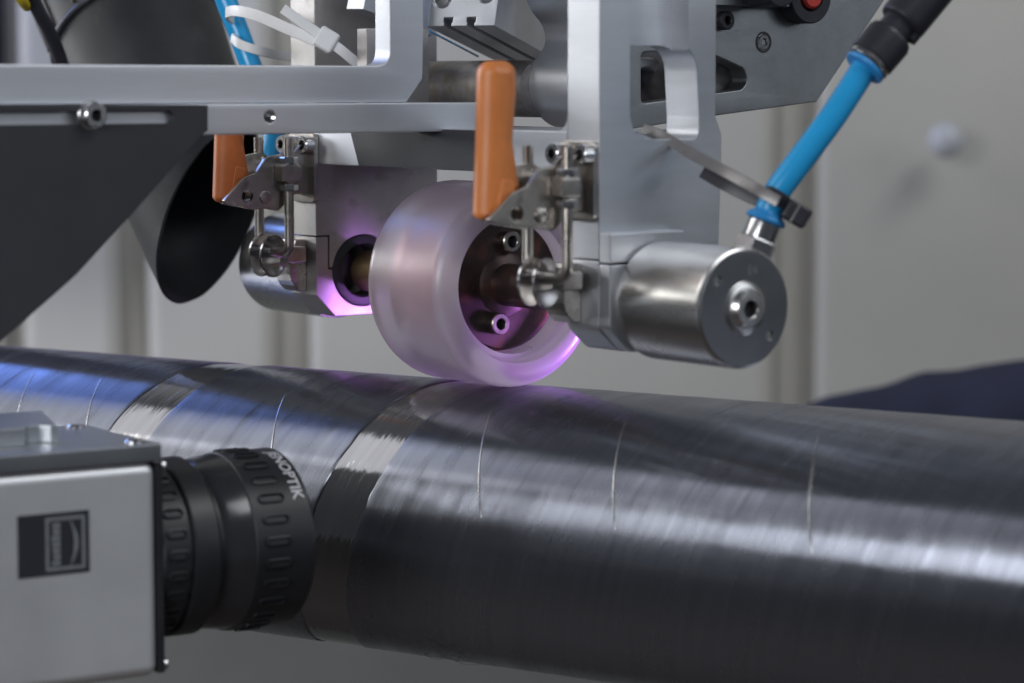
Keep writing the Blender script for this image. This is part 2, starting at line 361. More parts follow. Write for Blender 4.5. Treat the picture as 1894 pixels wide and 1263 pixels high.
# ================================================================== PIPE
p0 = H.w((-22.5, 0, -34.2-RP-0.05))
PF = Frame(p0, (0.833, -0.553, 0), (0.553, 0.833, 0))   # x along the pipe to the right, y away, z up
pipe = thing("carbon_pipe", "black carbon fibre pipe wound with slanted tape under the roller", "pipe", PF, (0, 0, -RP))
X0, X1 = -330, 330
PQ = PITCHMM/(2*math.pi)
def pipe_strip(name, r, xa, xb, m, nth=220, nx=8, label=None, wob=0.0, lap=False):
    # xa, xb: functions of theta (0 = top, positive towards the camera side); lap: tape widths overlap like shingles
    bm = bmesh.new(); uvl = bm.loops.layers.uv.new("UVMap"); grid = []
    Ltot = xb(0)-xa(0); cols = []
    if lap:
        x = 0.0
        while x < Ltot-4:
            wd_ = min(random.uniform(15, 25), Ltot-x); up = random.uniform(0.03, 0.10)
            if Ltot-x-wd_ < 6: wd_ = Ltot-x
            for f, d in ((0.0, -0.02), (0.2, 0.1*up), (0.45, 0.35*up), (0.7, 0.65*up), (0.9, 0.9*up), (1-0.35/wd_, up)): cols.append((x+f*wd_, d))
            x += wd_
        cols.append((Ltot, -0.28)); cols[0] = (0.0, -0.28); cols.insert(1, (0.35, 0.05))
    else: cols = [(Ltot*j/nx, 0.0) for j in range(nx+1)]
    n = len(cols)
    for i in range(nth+1):
        th = -math.pi+2*math.pi*i/nth; row = []; A = xa(th); sc_ = (xb(th)-A)/Ltot
        for j, (xo, dr) in enumerate(cols):
            x = A+xo*sc_
            if lap: x += (wob if j in (0, n-1) else 0.35)*noise.noise(Vector((th*9, j//6*3.7, 3.1)))
            rr = r+dr+(0.05*noise.noise(Vector((th*5, x*0.08, 1.7))) if lap else 0)
            row.append(bm.verts.new((x, -rr*math.sin(th), rr*math.cos(th))))
        grid.append(row)
    for i in range(nth):
        for j in range(n-1):
            f = bm.faces.new((grid[i][j], grid[i][j+1], grid[i+1][j+1], grid[i+1][j])); f.smooth = True
            for l, (ii, jj) in zip(f.loops, ((i, j), (i, j+1), (i+1, j+1), (i+1, j))):
                th = -math.pi+2*math.pi*ii/nth; l[uvl].uv = (r*th*0.001, grid[ii][jj].co.x*0.001)
    bmesh.ops.recalc_face_normals(bm, faces=list(bm.faces))
    mb = MB(PF); mb.bm.free(); mb.bm = bm
    return mb.part(name, m, pipe, 60, label)
def hx(x0): return lambda th: x0-PQ*th
# helical gap (glossy band): find its axial position from the pixel where it crosses
def pipe_th_x(px, py):                # pixel -> (theta, x) on the near side of the pipe
    o = PF.inv @ CAM; d = PF.inv.to_3x3() @ ray(px, py); R = RP*0.001
    A = d.y**2+d.z**2; B = 2*(o.y*d.y+o.z*d.z); Cc = o.y**2+o.z**2-R*R; disc = B*B-4*A*Cc
    k = (-B-math.sqrt(max(disc, 0)))/(2*A); q = o+d*k
    return math.atan2(-q.y, q.z), q.x*1000
thL, xL = pipe_th_x(628, 850); thR, xR = pipe_th_x(722, 850)
gl = xL+PQ*thL; gr = xR+PQ*thR        # x at theta 0 of the band's two edges
core = pipe_strip("tape_band", RP-0.35, lambda t: X0, lambda t: X1, CARBG, label="glossy carbon tape band showing between the dull wraps")
pipe_strip("tape_wrap", RP, hx(gl-PITCHMM-230), hx(gl-PITCHMM), CARB, lap=True, wob=0.6)
pipe_strip("tape_wrap", RP, hx(gr-PITCHMM), hx(gl), CARB, lap=True, wob=0.6)
pipe_strip("tape_wrap", RP, hx(gr), hx(gr+330), CARB, lap=True, wob=0.6)
# thin resin seams running round the pipe
for (ax, ay), (bx, by) in (((905, 770), (893, 905)), ((1150, 800), (1140, 905)), ((1525, 780), (1506, 930)), ((523, 740), (508, 820)), ((40, 740), (33, 775)), ((172, 735), (164, 775))):
    t0, x0 = pipe_th_x(ax, ay); t1, x1 = pipe_th_x(bx, by); k = (x1-x0)/(t1-t0)*0.85
    pts = []
    for i in range(60):
        th = 0.5+i*0.85/59; x = x0+k*(th-t0); r = RP+0.02; pts.append((x, -r*math.sin(th), r*math.cos(th)))
    mb = MB(PF); b_ = MB(PF)
    mb.tube(pts, 0.36, 6, smooth=False, r2=0.07, side=(1, 0, 0)); mb.part("seam", SEAM, pipe, 60)
# stray fibres under the belly of the pipe
mb = MB(PF)
for i in range(16):
    tb, xb = pipe_th_x(random.uniform(690, 830), 1190); th = random.uniform(2.35, 2.75); x = xb+random.uniform(-10, 14); pts = []
    for k in range(6):
        r = RP+0.1+1.7*math.sin(k/5*math.pi)*random.uniform(0.3, 1.0); tt = th+0.02*k*random.uniform(-1, 1)
        pts.append((x+k*1.6, -r*math.sin(tt), r*math.cos(tt)))
    mb.tube(pts, 0.05, 4, res=3)
mb.part("loose_fibre", HAIR, pipe)["kind"] = "stuff"

# ================================================================== FORK (carries the roller between two bearing legs)
TL = -20.0                                    # left side plane of the fork
fork = thing("roller_fork", "machined aluminium fork holding the pink-lit roller between its two legs", "bracket", H, (-22.5, 0, 38))
# front leg: two layers, the front one with a long pocket, the rear one with a through window
zt = HS(1200, -60, 66).z
lo = [(TL, zt), (TL, 13.2), (33, 13.2)]
edge = tz([(1330, 440), (1335, 300), (1335, 247), (1324, 215), (1326, -60)], 66)
outer = [(TL, zt), (TL, 13.2)]+[(edge[0][0], 13.2)]+edge
pk = tz([(1165, -120), (1165, 215), (1172, 243), (1195, 258), (1235, 258), (1262, 245), (1273, 215), (1273, -120)], 66)
pk[0] = (pk[0][0], zt+20); pk[-1] = (pk[-1][0], zt+20)
win = rnd(tz([(1165, 84), (1256, 84), (1262, 215), (1262, 256), (1180, 256), (1165, 235)], 58), [0.5, 9, 4, 4, 4, 3])
mb = MB(); mb.plate([outer, win], 50, 66, bev=0.5)
cutter = MB(); cutter.plate([pk], 57.5, 70, bev=0.0); mb.cut(cutter)
mb.part("front_leg", ALU, fork)
# back leg
zb = 120
bl = [(TL, 105), (TL, 13.2), (-14.3, 13.2), (-14.3, 1.5), (-13.0, 1.5)]+circ(0, 0, 13.0, 20, math.pi-0.1, 0.1)[1:-1]+[(13, 1.5), (20, 1.5), (33, 20), (33, 105)]
MB().plate([bl], -111, -95, bev=0.35).part("back_leg", STEELB, fork)
mb = MB(); mb.box(-95.2, -93.9, TL+0.2, TL+7.5, 25.5, 39, 0.3); mb.part("pad", STEELB, fork)
# bearing caps below the split lines
def cap(s0, s1, m, nm):
    pts = [(TL, 12.6), (-14.9, 12.6), (-14.9, 0.9), (-13.02, 0.9)]+circ(0, 0, 13.0, 22, math.pi-0.05, 2*math.pi+0.05)+[(13.02, 0.9), (20, 0.9), (20, -8), (12, -16), (-12, -16), (TL, -8)]
    MB().plate([pts], s0, s1, bev=0.35).part(nm, m, fork)
cap(-111, -95.0, STEELB, "bearing_cap")
pts = [(TL, 12.6), (28, 12.6), (26, 4), (20, -6), (12, -16), (-12, -16), (TL, -9)]
MB().plate([rnd(pts, [0.3, 2, 3, 4, 5, 6, 5])], 50, 66, bev=0.5).part("bearing_cap", ALU, fork)
hs_ = rnd([(TL, 11.6), (TL, -8), (-12, -15.8), (12, -15.8), (20, -8), (24, 11.6)], [0.3, 4, 5, 5, 4, 2])
MB().plate([hs_], 66.05, 71.5, bev=0.5).part("housing_cap", ALU, fork)
hs_ = rnd([(TL, 21.5), (TL, 12.2), (14, 12.2), (10, 21.5)], [0.6, 0.2, 0.2, 2])
MB().plate([hs_], 66.05, 71.5, bev=0.5).part("housing_top", ALU, fork)
# bearing ring
mb = MB(); mb.lathe((-97.5, 0, 0), (1, 0, 0), [(12.9, 0), (12.9, 2.6), (12.2, 3.0), (9.8, 3.0), (9.2, 2.4), (9.2, -6), (12.9, -6)], 48); mb.part("bearing_ring", DARK, fork)
# cross beam
zlo = HT(700, 309, TL).z; zhi = HT(1000, 241, TL).z
MB().box(-111, 49.9, TL+0.05, 24, zlo, zhi, 0.5).part("cross_beam", ALU, fork)
zs = zlo+0.3
MB().plate([[(-66, zs), (6, zs), (6, zhi-0.4), (-72, zhi-0.4)]], 0.02, 1.0, o=(0, TL, 0), u=(1, 0, 0), v=(0, 0, 1), bev=0.2).part("reflection_strip", BLACKP, fork, label="painted dark reflection along the cross beam")  # dark reflection on the beam's side, put in as a thin black strip
# fillet at the foot of the front leg
mb = MB(); r_ = 5; pr = [(0, 0), (0, r_)]+[(r_-r_*math.cos(a), r_-r_*math.sin(a)) for a in [math.pi/2*i/8 for i in range(9)]]
prf = [(-r_, 0), (0, 0), (0, r_)]+[(-r_+r_*math.sin(a), r_-r_*math.cos(a)) for a in [math.pi/2*(1-i/8) for i in range(9)]][1:]
mb.plate([[( -x, y) for x, y in prf][::-1]], 0.1, 24, o=(49.95, TL, zhi-0.05), u=(-1, 0, 0), v=(0, 0, 1), bev=0.0); mb.part("fillet", ALU, fork)

# ================================================================== ROLLER
RR = 34.2
rol = thing("compaction_roller", "frosted translucent roller with dark core pressing on the carbon pipe", "roller", H, (-22.5, 0, -RR))
rd = 5.0
prof = [(23.0, -44.6), (RR-6, -44.8)]+[(RR-6+6*math.sin(a), -38.8-6*math.cos(a)) for a in [math.pi/2*i/8 for i in range(1, 9)]]
prof += [(RR, -30), (RR, -16), (RR, -6)]+[(RR-rd+rd*math.cos(a), -rd+rd*math.sin(a)) for a in [math.pi/2*i/8 for i in range(1, 9)]]
prof += [(26.6, 0), (25.9, -0.4), (25.2, -3.2), (24.6, -3.8), (23.2, -4.0), (23.0, -4.2), (23.0, -44.6)]
MB().lathe((0, 0, 0), (1, 0, 0), prof, 96).part("tyre", SILI, rol, 40)
MB().lathe((0, 0, 0), (1, 0, 0), [(0, -37), (22.7, -37), (22.7, -13), (22.2, -12.5), (22.2, -37.2)], 64).part("drum", COPPER, rol, 40)
MB().lathe((0, 0, 0), (1, 0, 0), [(22.0, -12), (22.0, -9.4), (21.4, -8.8), (11, -8.8), (10, -8.2), (7.2, -7.6), (7.0, 30), (0, 30)], 64).part("core_disc", CORE, rol, 30)
MB().cyl((-92, 0, 0), (-43, 0, 0), 7.4, 0.4).part("shaft", BRASS, rol)
MB().cyl((29, 0, 0), (52, 0, 0), 6.0, 0.4).part("shaft", BRASS, rol)
for k, (x, y) in enumerate(((937, 446), (916, 598))):
    q = HS(x, y, -8.8)
    socket_screw(rol, (-8.8, q.y, q.z), (1, 0, 0), 3.7, 3.4, name="core_screw", m=CLAMP, hexr=1.9)

# ================================================================== AIR MOTORS at both ends
def motor(s_in, s_out, label, detail):
    d = 1 if s_out > s_in else -1; Ln = abs(s_out-s_in); R = 18.4
    o = thing("end_cylinder", label, "cylinder", H, ((s_in+s_out)/2, 0, -R))
    MB().lathe((s_in, 0, 0), (d, 0, 0), [(0, 0.2), (R-1.2, 0.2), (R-1.2, 1.0), (R, 1.3), (R, Ln-1.6), (R-0.25, Ln-0.8), (R-0.9, Ln-0.4), (R-1.0, Ln-0.6), (0, Ln-0.6)], 80).part("body", STAIN, o, 30)
    if not detail: return o
    holes = [HS(1327, 519, s_out), HS(1424, 620, s_out)]
    mb = MB(); loops = [circ(0, 0, R-0.9, 64)]+[circ(h.y, h.z, 1.5, 16) for h in holes]
    mb.plate(loops, s_out-0.9, s_out, bev=0.15); mb.part("end_face", STAINF, o)
    for h in holes: MB().lathe((s_out-0.2, h.y, h.z), (-1, 0, 0), [(1.48, 0), (1.48, 0.5), (0, 0.6)], 16).part("pin_hole", DARK, o)
    c = HS(1378, 571, s_out)
    b = MB().lathe((s_out, c.y*0.5, c.z*0.5), (1, 0, 0), [(8.2, 0), (7.4, 0.5), (6.2, 0.7), (5.6, 2.2), (5.0, 2.8), (2.9, 2.9), (2.6, 2.6)], 48).part("centre_boss", STAIN, o, 25)
    MB().lathe((s_out, c.y*0.5, c.z*0.5), (1, 0, 0), [(2.65, 2.65), (2.5, 2.2), (2.5, 1.0), (0, 0.9)], 6).part("socket", DARK, b)
    # engraved mark on the end face
    cu = bpy.data.curves.new("t", 'FONT'); cu.body = "E4"; cu.size = 4.0; cu.align_x = 'CENTER'; cu.align_y = 'CENTER'; cu.extrude = 0.02
    ob = bpy.data.objects.new("t", cu); COL.objects.link(ob)
    me = bpy.data.meshes.new_from_object(ob.evaluated_get(bpy.context.evaluated_depsgraph_get())); bpy.data.objects.remove(ob)
    q = HS(1392, 500, s_out+0.05)
    mb = MB(); b2 = bmesh.new(); b2.from_mesh(me)
    mb.add(b2, Matrix(((0, 0, 1, s_out+0.05), (1, 0, 0, q.y), (0, 1, 0, q.z), (0, 0, 0, 1)))); mb.part("engraving", STAIN, o)
    return o
motor(71.6, 111, "turned stainless end cylinder with blue hose fitting beside the orange-handled clamp", True)
motor(-111.1, -152, "stainless end cylinder behind the black hose mouth, lit blue on top", False)

# ================================================================== TOGGLE CLAMPS
def clamp(s0, label, om, hdl):
    ds = s0-58.0
    o = thing("toggle_clamp", label, "clamp", H, (s0, TL-2, 24))
    S = lambda px, py, s=62.0: HS(px, py, s)
    # base plate with two cap screws
    pl = rnd([(s0-9.5, 25), (s0+7.5, 25), (s0+7.5, 49.5), (s0-9.5, 49.5)], 2.2)
    MB().plate([[(x, z) for x, z in pl]], 0.05, 1.9, o=(0, TL, 0), u=(1, 0, 0), v=(0, 0, 1), bev=0.3).part("base_plate", CLAMP, o)
    for px, py in ((1021, 283), (1073, 283)):
        q = HT(px, py, TL-5); socket_screw(o, (q.x+ds, TL-1.9, 45.4), (0, -1, 0), 3.3, 3.6, name="base_screw")
    # bracket ears
    ear = rnd([(TL-1.8, 48.5), (TL-1.8, 28), (-30, 28), (-36.5, 32), (-36.5, 38), (-30, 41)], [0.3, 0.3, 2, 3, 3, 2])
    for s in (s0-4, s0+3): MB().plate([ear], s-0.9, s+0.9, bev=0.25).part("ear", CLAMP, o)
    # lever plates
    lev = rnd(tz([(908, 407), (952, 357), (982, 345), (1003, 312), (1040, 305), (1068, 325), (1052, 400), (1030, 428), (990, 421), (925, 416)], 66),
              [0.6, 1.5, 4, 4, 4, 3, 3, 3, 3, 2])
    if hdl: lev = [(-34+(t+34)*0.90 if t < -34 else t, z) for t, z in lev]
    hc = tz([(961, 396)], 66)[0]; rc = tz([(1004, 398)], 66)[0]
    if hdl: hc = (-34+(hc[0]+34)*0.90, hc[1])
    MB().plate([lev, circ(hc[0], hc[1], 2.3, 20)], s0+5.1, s0+6.9, bev=0.25).part("lever_plate", CLAMP, o)
    MB().plate([[(max(t, hc[0]-1.5), z) for t, z in lev]], s0-8.9, s0-7.1, bev=0.2).part("lever_plate", CLAMP, o)
    MB().cyl((s0-9.3, rc[0], rc[1]), (s0+7.6, rc[0], rc[1]), 2.3, 0.4).part("rivet", CLAMP, o)
    MB().cyl((s0-5, hc[0]-0.2, hc[1]), (s0+3, hc[0]-0.2, hc[1]), 1.7, 0.2).part("spacer", DARK, o)
    # handle: moulded grip, thick and round edged
    hp = tz([(892, 112), (950, 112), (951, 170), (944, 260), (956, 345), (952, 358), (916, 410), (884, 406), (889, 260), (891, 170)], 58)
    if hdl: hp = [(-34+(t+34)*0.90, 24+(z-24)*0.84) for t, z in hp]
    MB().plate([rnd(hp, [4.5, 4.5, 2, 8, 1.5, 1.5, 2.5, 2.2, 8, 2], 8)], s0-5.4, s0+3.4, bev=3.6).part("handle", om, o, 50)
    rib = tz([(916, 330), (940, 335), (938, 352), (912, 395), (905, 392)], 58)
    if hdl: rib = [(-34+(t+34)*0.90, z) for t, z in rib]
    MB().plate([rnd(rib, 1.0)], s0+3.0, s0+4.0, bev=0.4).part("handle_rib", om, o, 50)
    # trunnion, U bolt and nuts
    ta, zb_ = -34.0, 36.0
    MB().cyl((s0-12.5, ta, zb_), (s0+12.5, ta, zb_), 4.1, 0.6).part("trunnion", CLAMP, o)
    MB().cyl((s0-2, TL-1.5, zb_-2), (s0-2, ta+3, zb_-2), 3.6, 0.4).part("pivot_post", CLAMP, o)
    for s in (s0-10, s0+10):
        MB().lathe((s, ta, 29.6), (0, 0, 1), [(3.1, 0), (3.3, 0.4), (3.3, 2.1), (3.0, 2.5), (1.7, 2.6)], 6).part("nut", CHROME, o)
        MB().box(s-2.8, s+2.8, ta-4.4, ta+3.2, 33.0, 38.6, 0.5).part("trunnion_block", CLAMP, o)
        MB().lathe((s, ta, 39.0), (0, 0, 1), [(3.1, 0), (3.3, 0.4), (3.3, 2.1), (3.0, 2.5), (1.7, 2.6)], 6).part("nut", CHROME, o)
    zl = 7.5; path = [(s0+10, ta, 48)]+[(s0+10, ta, z) for z in (40, 30, 20, 14)]
    path += [(s0+10-4*(1-math.cos(a)), ta, zl+4-4*math.sin(a)) for a in [math.pi/2*i/5 for i in range(6)]]
    path += [(s0-6-4*math.sin(a), ta, zl+4-4*math.cos(a)) for a in [math.pi/2*i/5 for i in range(6)]]
    path += [(s0-10, ta, z) for z in (14, 20, 30, 40, 48)]
    MB().tube(path, 1.75, 14, smooth=False).part("u_bolt", CLAMP, o, 50)
    # catch: two curled hook cheeks on a base block
    for s in (s0-8.5, s0-1.0):
        MB().lathe((s, ta-1.5, 6.2), (1, 0.35, 0), [(0, -0.2), (3, 0.0), (6.2, 0.6), (7.6, 1.5), (7.6, 2.2), (6.2, 1.5), (3, 1.0), (0, 0.8)], 32).part("hook_cheek", CHROME, o, 50)
    MB().cyl((s0-6, ta+2.6, 8.2), (s0+5, ta+2.6, 8.2), 2.6, 0.4).part("hook_bar", CLAMP, o)
    MB().box(s0-5, s0+4, ta+3, TL-3, 3.5, 9.5, 0.8).part("hook_arm", CLAMP, o)
    dp = [(TL-0.1, 11.5), (TL-4.2, 11.5)]+[(TL-4.2-2.8*math.sin(math.pi*i/8), 9.0-7.2*(1-math.cos(math.pi*i/8))) for i in range(1, 8)]+[(TL-3.0, -7.0), (TL-0.1, -7.0)]
    MB().plate([rnd(dp, 0.3, 2)], s0-11, s0-1.0, bev=0.4).part("catch_plate", CLAMP, o, 40)
    socket_screw(o, (s0-3.5, TL-4.0, 9.2), (0, -1, 0), 1.9, 1.0, name="catch_screw", m=CLAMP)
    return o
clamp(58, "toggle clamp with clean bright orange handle beside the stainless end cylinder", ORANGE, 0)
clamp(-100.5, "toggle clamp with grubby orange handle half hidden below the bar, beside the hose mouth", ORANGE2, 1)

# ================================================================== LOWER BAR, L-SHAPED FRAME, BLACK PLATE
SB = -16.0                                    # front face of the lower bar
q0 = HS(950, 189, SB); q1 = HS(950, 242, SB)
bar = thing("support_bar", "aluminium bar with a threaded hole crossing above the fork", "bar", H, (SB-8, q0.y-60, q1.z))
hh = HS(499, 216, SB)
mb = MB(); mb.plate([[(-330, q1.z), (q0.y, q1.z), (q0.y, q0.z), (-330, q0.z)], circ(hh.y, hh.z, 2.0, 20)], SB-16, SB, bev=0.5); mb.part("bar_body", ALU2, bar)
mb = MB(); mb.lathe((SB-0.2, hh.y, hh.z), (-1, 0, 0), [(2.02, 0), (1.75, 0.3), (2.02, 0.6), (1.75, 0.9), (2.02, 1.2), (1.75, 1.5), (2.02, 1.8), (1.9, 6), (0, 6)], 20); mb.part("threaded_hole", CHROME, bar, 10)
SU = SB-5.0                                   # face of the L frame, set back a little
lf = thing("l_frame", "L-shaped machined aluminium frame plate rising from the support bar", "frame", H, (SU-4, q0.y-80, q0.z))
zt_ = 150
pts = tz([(752, 186), (782, 146), (784, 60), (784, -80), (722, -80), (722, 118), (560, 121), (300, 118)], SU)
zbm = q0.z+0.15; ztp = pts[6][1]
P = [(pts[0][0], zbm), pts[1], (pts[2][0], pts[2][1]), (pts[3][0], zt_), (pts[4][0], zt_), (pts[5][0], ztp), (-330, ztp), (-330, zbm)]
MB().plate([rnd(P, [0.5, 2, 0.1, 0.5, 0.5, 5.5, 0.5, 0.5], 8)], SU-9, SU, bev=0.5).part("frame_plate", ALU2, lf)
# black slotted plate bolted on the bar
SP = SB+2.4
bp = thing("slotted_cover_plate", "matt black sheet plate with a long slot bolted to the bar", "plate", H, (SP, HS(200, 400, SP).y, HS(200, 600, SP).z))
out = tz([(385, 194), (385, 241), (372, 252), (243, 398), (140, 510), (-30, 660), (-260, 860), (-260, 192)], SP)
sl = tz([(-200, 232), (322, 232), (322, 204), (-200, 204)], SP)
out = rnd(out, [0.3, 0.3, 2, 40, 40, 20, 1, 0.3])
slot = slotpts(sl[0][0], sl[1][0], sl[0][1]-0.2, sl[2][1]-0.2)
MB().plate([out, slot], SB+0.1, SP, bev=0.3).part("sheet", BLACKP, bp)
sq = HS(167, 213, SP)
w_ = MB().lathe((SP, sq.y, sq.z), (1, 0, 0), [(0, 0), (4.4, 0), (4.4, 0.6), (4.0, 0.9), (0, 0.9)], 28).part("washer", CHROME, bp)
socket_screw(bp, (SP+0.9, sq.y, sq.z), (1, 0, 0), 3.7, 3.2, name="slot_screw", hexr=1.7)

# ================================================================== DARK TUBE, HOOKED BRACKET, GREY SIDE PLATE, ALUMINIUM VALVE BLOCK
cb = HS(1012, 164, -25)
MB().cyl((-125, cb.y, cb.z), (-28, cb.y, cb.z), 9.9, 0.5, 48).single("steel_tube", TUBE, "oily dark steel tube running into the hooked bracket", "tube", (-70, cb.y, cb.z-9.9))
hk = thing("hooked_bracket", "aluminium bracket with a rounded hooked nose beside the fork's front leg", "bracket", H, (-23, cb.y, cb.z-14))
hp = tz([(1110, -90), (1110, 60), (1110, 180), (1070, 232), (1032, 236), (1004, 222), (984, 194), (976, 156), (983, 120), (1001, 93), (1008, 72), (1001, 46), (982, 20), (970, -10), (966, -50), (966, -90)], -29)
MB().plate([catm(hp)], -29, -7, bev=0.5).part("hook_plate", ALU, hk, 25)
q = HS(1160, 165, -10); MB().lathe((-6.9, q.y, q.z), (1, 0, 0), [(11, 0), (11, 7), (10.4, 7.6), (8, 7.6), (7.4, 7), (7.4, 0)], 40).part("eye_ring", ALU, hk)
SG = 18.0
gp = thing("side_plate", "scuffed grey steel side plate with a slot and a countersunk screw behind the fork", "plate", H, (SG, HS(1450, 100, SG).y, HS(1400, 210, SG).z))
out = tz([(1120, 246), (1330, 213), (1511, 188), (1640, -6), (1700, -100), (1120, -100)], SG)
slt = rnd(tz([(1186, 192), (1186, 96), (1300, 92), (1352, 116), (1376, 126), (1384, 150), (1372, 166), (1320, 173)], SG), [2, 2, 1, 2, 3, 3, 3, 1])
MB().plate([out, slt], SG-8, SG, bev=0.4).part("plate_body", ALUD, gp)
q = HS(1412, 78, SG)
o_ = MB().lathe((SG, q.y, q.z), (1, 0, 0), [(3.7, 0.03), (3.65, 0.12), (2.95, 0.12), (2.9, 0.03)], 36).part("gasket_ring", BLACKN, gp)
s_ = socket_screw(gp, (SG-0.8, q.y, q.z), (1, 0, 0), 2.8, 1.3, name="countersunk_screw", hexr=1.2)
q = HS(1336, 38, SG)
socket_screw(gp, (SG, q.y, q.z), (1, 0, 0), 3.2, 3.0, name="black_screw", m=BLACKN, hexr=1.5)
q = HS(1365, 12, SG); q2 = HS(1318, 12, SG); MB().box(SG, SG+6, q2.y-8, HS(1440, 10, SG).y, q.z, q.z+30, 0.4).part("top_ledge", ALUD, gp)
# black flange with red centre
q = HS(1497, -8, SG+6)
fl = thing("red_centred_flange", "black round flange with red centre on the grey side plate", "flange", H, (SG+6, q.y, q.z))
MB().lathe((SG+0.1, q.y, q.z), (1, 0, 0), [(0, 0), (9.6, 0), (9.6, 6.6), (9.2, 7), (5.6, 7), (5.2, 6.2), (4.6, 5.4), (0, 5.4)], 48).part("ring", BLACKN, fl)
MB().lathe((SG+0.1, q.y, q.z), (1, 0, 0), [(4.5, 5.0), (4.5, 7.4), (3.8, 8.2), (0, 8.4)], 32).part("red_core", RED, fl)
for k in range(6):
    an = math.radians(-60-60*k+12); MB().lathe((SG+7.0, q.y+7.4*math.cos(an), q.z+7.4*math.sin(an)), (1, 0, 0), [(0.9, 0.02), (0.9, 0.14), (0, 0.15)], 14).part("bolt_hole", DARK, fl)
q = HS(1395, -8, SG+4); MB().cyl((SG+0.2, q.y, q.z+3), (SG+18, q.y, q.z+3), 7.2, 0.6, 40).single("sensor_barrel", BLACKN, "black cylindrical barrel beside the red centred flange", "sensor", (SG, q.y, q.z-5))
# tube behind the slot
q = HS(1268, 140, SG-14); MB().cyl((SG-32, q.y+4, q.z), (SG-9, q.y+4, q.z), 14.5, 0.5, 40).single("steel_pin", TUBE, "dark steel pin end seen through the grey plate's slot", "pin", (SG-20, q.y+4, q.z-14.5))

# aluminium extrusion block with two holes and two slots in its end face
A0 = W(790, 49, 0.905); A1 = W(915, 47, 0.905); A2 = W(838, -80, 0.905+0.012); far = W(1022, 106, 0.985)
ex = (A1-A0).normalized(); wd = (A1-A0).length; ln = (far-W(915, 47, 0.905)); ey = ln.normalized()
VF = Frame(A0*0.001, ex, ey)          # x across, y along the block, z up-ish
vb = thing("aluminium_profile_block", "aluminium block with two round holes and two slots above the dark tube", "block", VF, (0, 0, 0))
KS = ln.dot(VF.x)/ln.dot(VF.y); hgt = 26.0; Lb = ln.length*1.35
def T(x, w0=2.4, w1=3.0): return [(x-w0/2, 0), (x-w0/2, 1.2), (x-w1/2, 1.4), (x-w1/2, 2.9), (x+w1/2, 2.9), (x+w1/2, 1.4), (x+w0/2, 1.2), (x+w0/2, 0)]
sk = 0.16
pr = [(0, 0)]+T(wd*0.30)+T(wd*0.64)+[(wd, 0), (wd, hgt), (0, hgt)]
pr = [(x+sk*z*1.0, z) for x, z in pr]
h1 = circ(wd*0.22, 7.0+2.4, 3.3, 24); h2 = circ(wd*0.86, 9.4+1.4, 3.3, 24)
# u x v must point along -y (end face towards the camera)
MB(VF).plate([pr, h1, h2], -Lb, 0, o=(0, 0, 0), u=(1, 0, 0), v=(0, 0, 1), bev=0.3).shear(KS).part("profile", ALU2, vb)
for h in (h1, h2):
    cx = sum(p[0] for p in h)/len(h); cz = sum(p[1] for p in h)/len(h)
    MB(VF).lathe((cx, 1.0, cz), (0, 1, 0), [(3.35, 0), (3.3, 0.6), (2.2, 1.4), (0, 1.5)], 24).part("hole_plug", CHROME, vb)
# thin blue cable under the block
MB(WF).tube([W(796, 58, 0.914), W(840, 81, 0.945), W(884, 104, 0.975)], 0.4, 8).single("thin_blue_cable", BLUE, "thin blue cable under the aluminium block", "cable", W(850, 80, 0.945))

# parts behind the L frame
q = HS(672, 58, -60); MB().box(-64, -58, q.y, q.y+26, HS(672, 118, -60).z-20, q.z+1, 0.4).single("grey_machine_block", STEELB, "grey machine block standing behind the L-shaped frame", "block", (-61, q.y+13, q.z-20))
r0 = W(640, 17, 0.950); BF = Frame(r0*0.001, W(672, 17, 0.944)-r0, W(668, 57, 0.985)-r0)
arm = thing("square_rail", "square aluminium rail pointing forward above the white cable tie", "rail", BF, (0, 0, 0))
MB(BF).box(0, (W(672, 17, 0.944)-r0).length, 0, (W(668, 57, 0.985)-r0).length, 0, 26, 0.3).part("rail_body", ALU, arm)

# ================================================================== BLACK EXTRACTION HOSE
dh = 1.030
C3 = pix(390, 398, dh)
e = (RT*0.36-UP*0.78-FW*0.46).normalized()
n1 = (RT*-0.86-UP*0.51); n1 = (n1-e*n1.dot(e)).normalized()
HF = Frame(C3, e, n1)                    # x down the hose, y to the lower left, z
hose = thing("extraction_hose", "wide black plastic hose cut off at a slant beside the clamp", "hose", HF, (0, 0, 0))
Rh = 28.0; sgn = 1 if HF.z.dot(FW) > 0 else -1
def hose_wall(name, R0, R1, x_top, rim, m, n=72, th=1.3):
    vs = []; fs = []; K = 14
    for lay, dr in ((0, 0), (1, -th)):
        for i in range(n):
            an = 2*math.pi*i/n; xe = rim(an)
            for k in range(K+1):
                x = x_top+(xe-x_top)*k/K; R = R0+(R1-R0)*k/K+dr
                vs.append((x, R*math.cos(an), R*math.sin(an)))
    def ix(l, i, k): return l*n*(K+1)+(i % n)*(K+1)+k
    for l in (0, 1):
        for i in range(n):
            for k in range(K): fs.append((ix(l, i, k), ix(l, i+1, k), ix(l, i+1, k+1), ix(l, i, k+1)))
    for i in range(n): fs.append((ix(0, i, K), ix(0, i+1, K), ix(1, i+1, K), ix(1, i, K))); fs.append((ix(0, i, 0), ix(0, i+1, 0), ix(1, i+1, 0), ix(1, i, 0)))
    return MB(HF).mesh(vs, fs).part(name, m, hose, 40)
rim = lambda an: 23.0*math.cos(an)+3.0*math.sin(an)*sgn+0.5*noise.noise(Vector((math.cos(an)*3, math.sin(an)*3, 0)))
hose_wall("nozzle", 34.0, Rh, -92, rim, RUBBER)
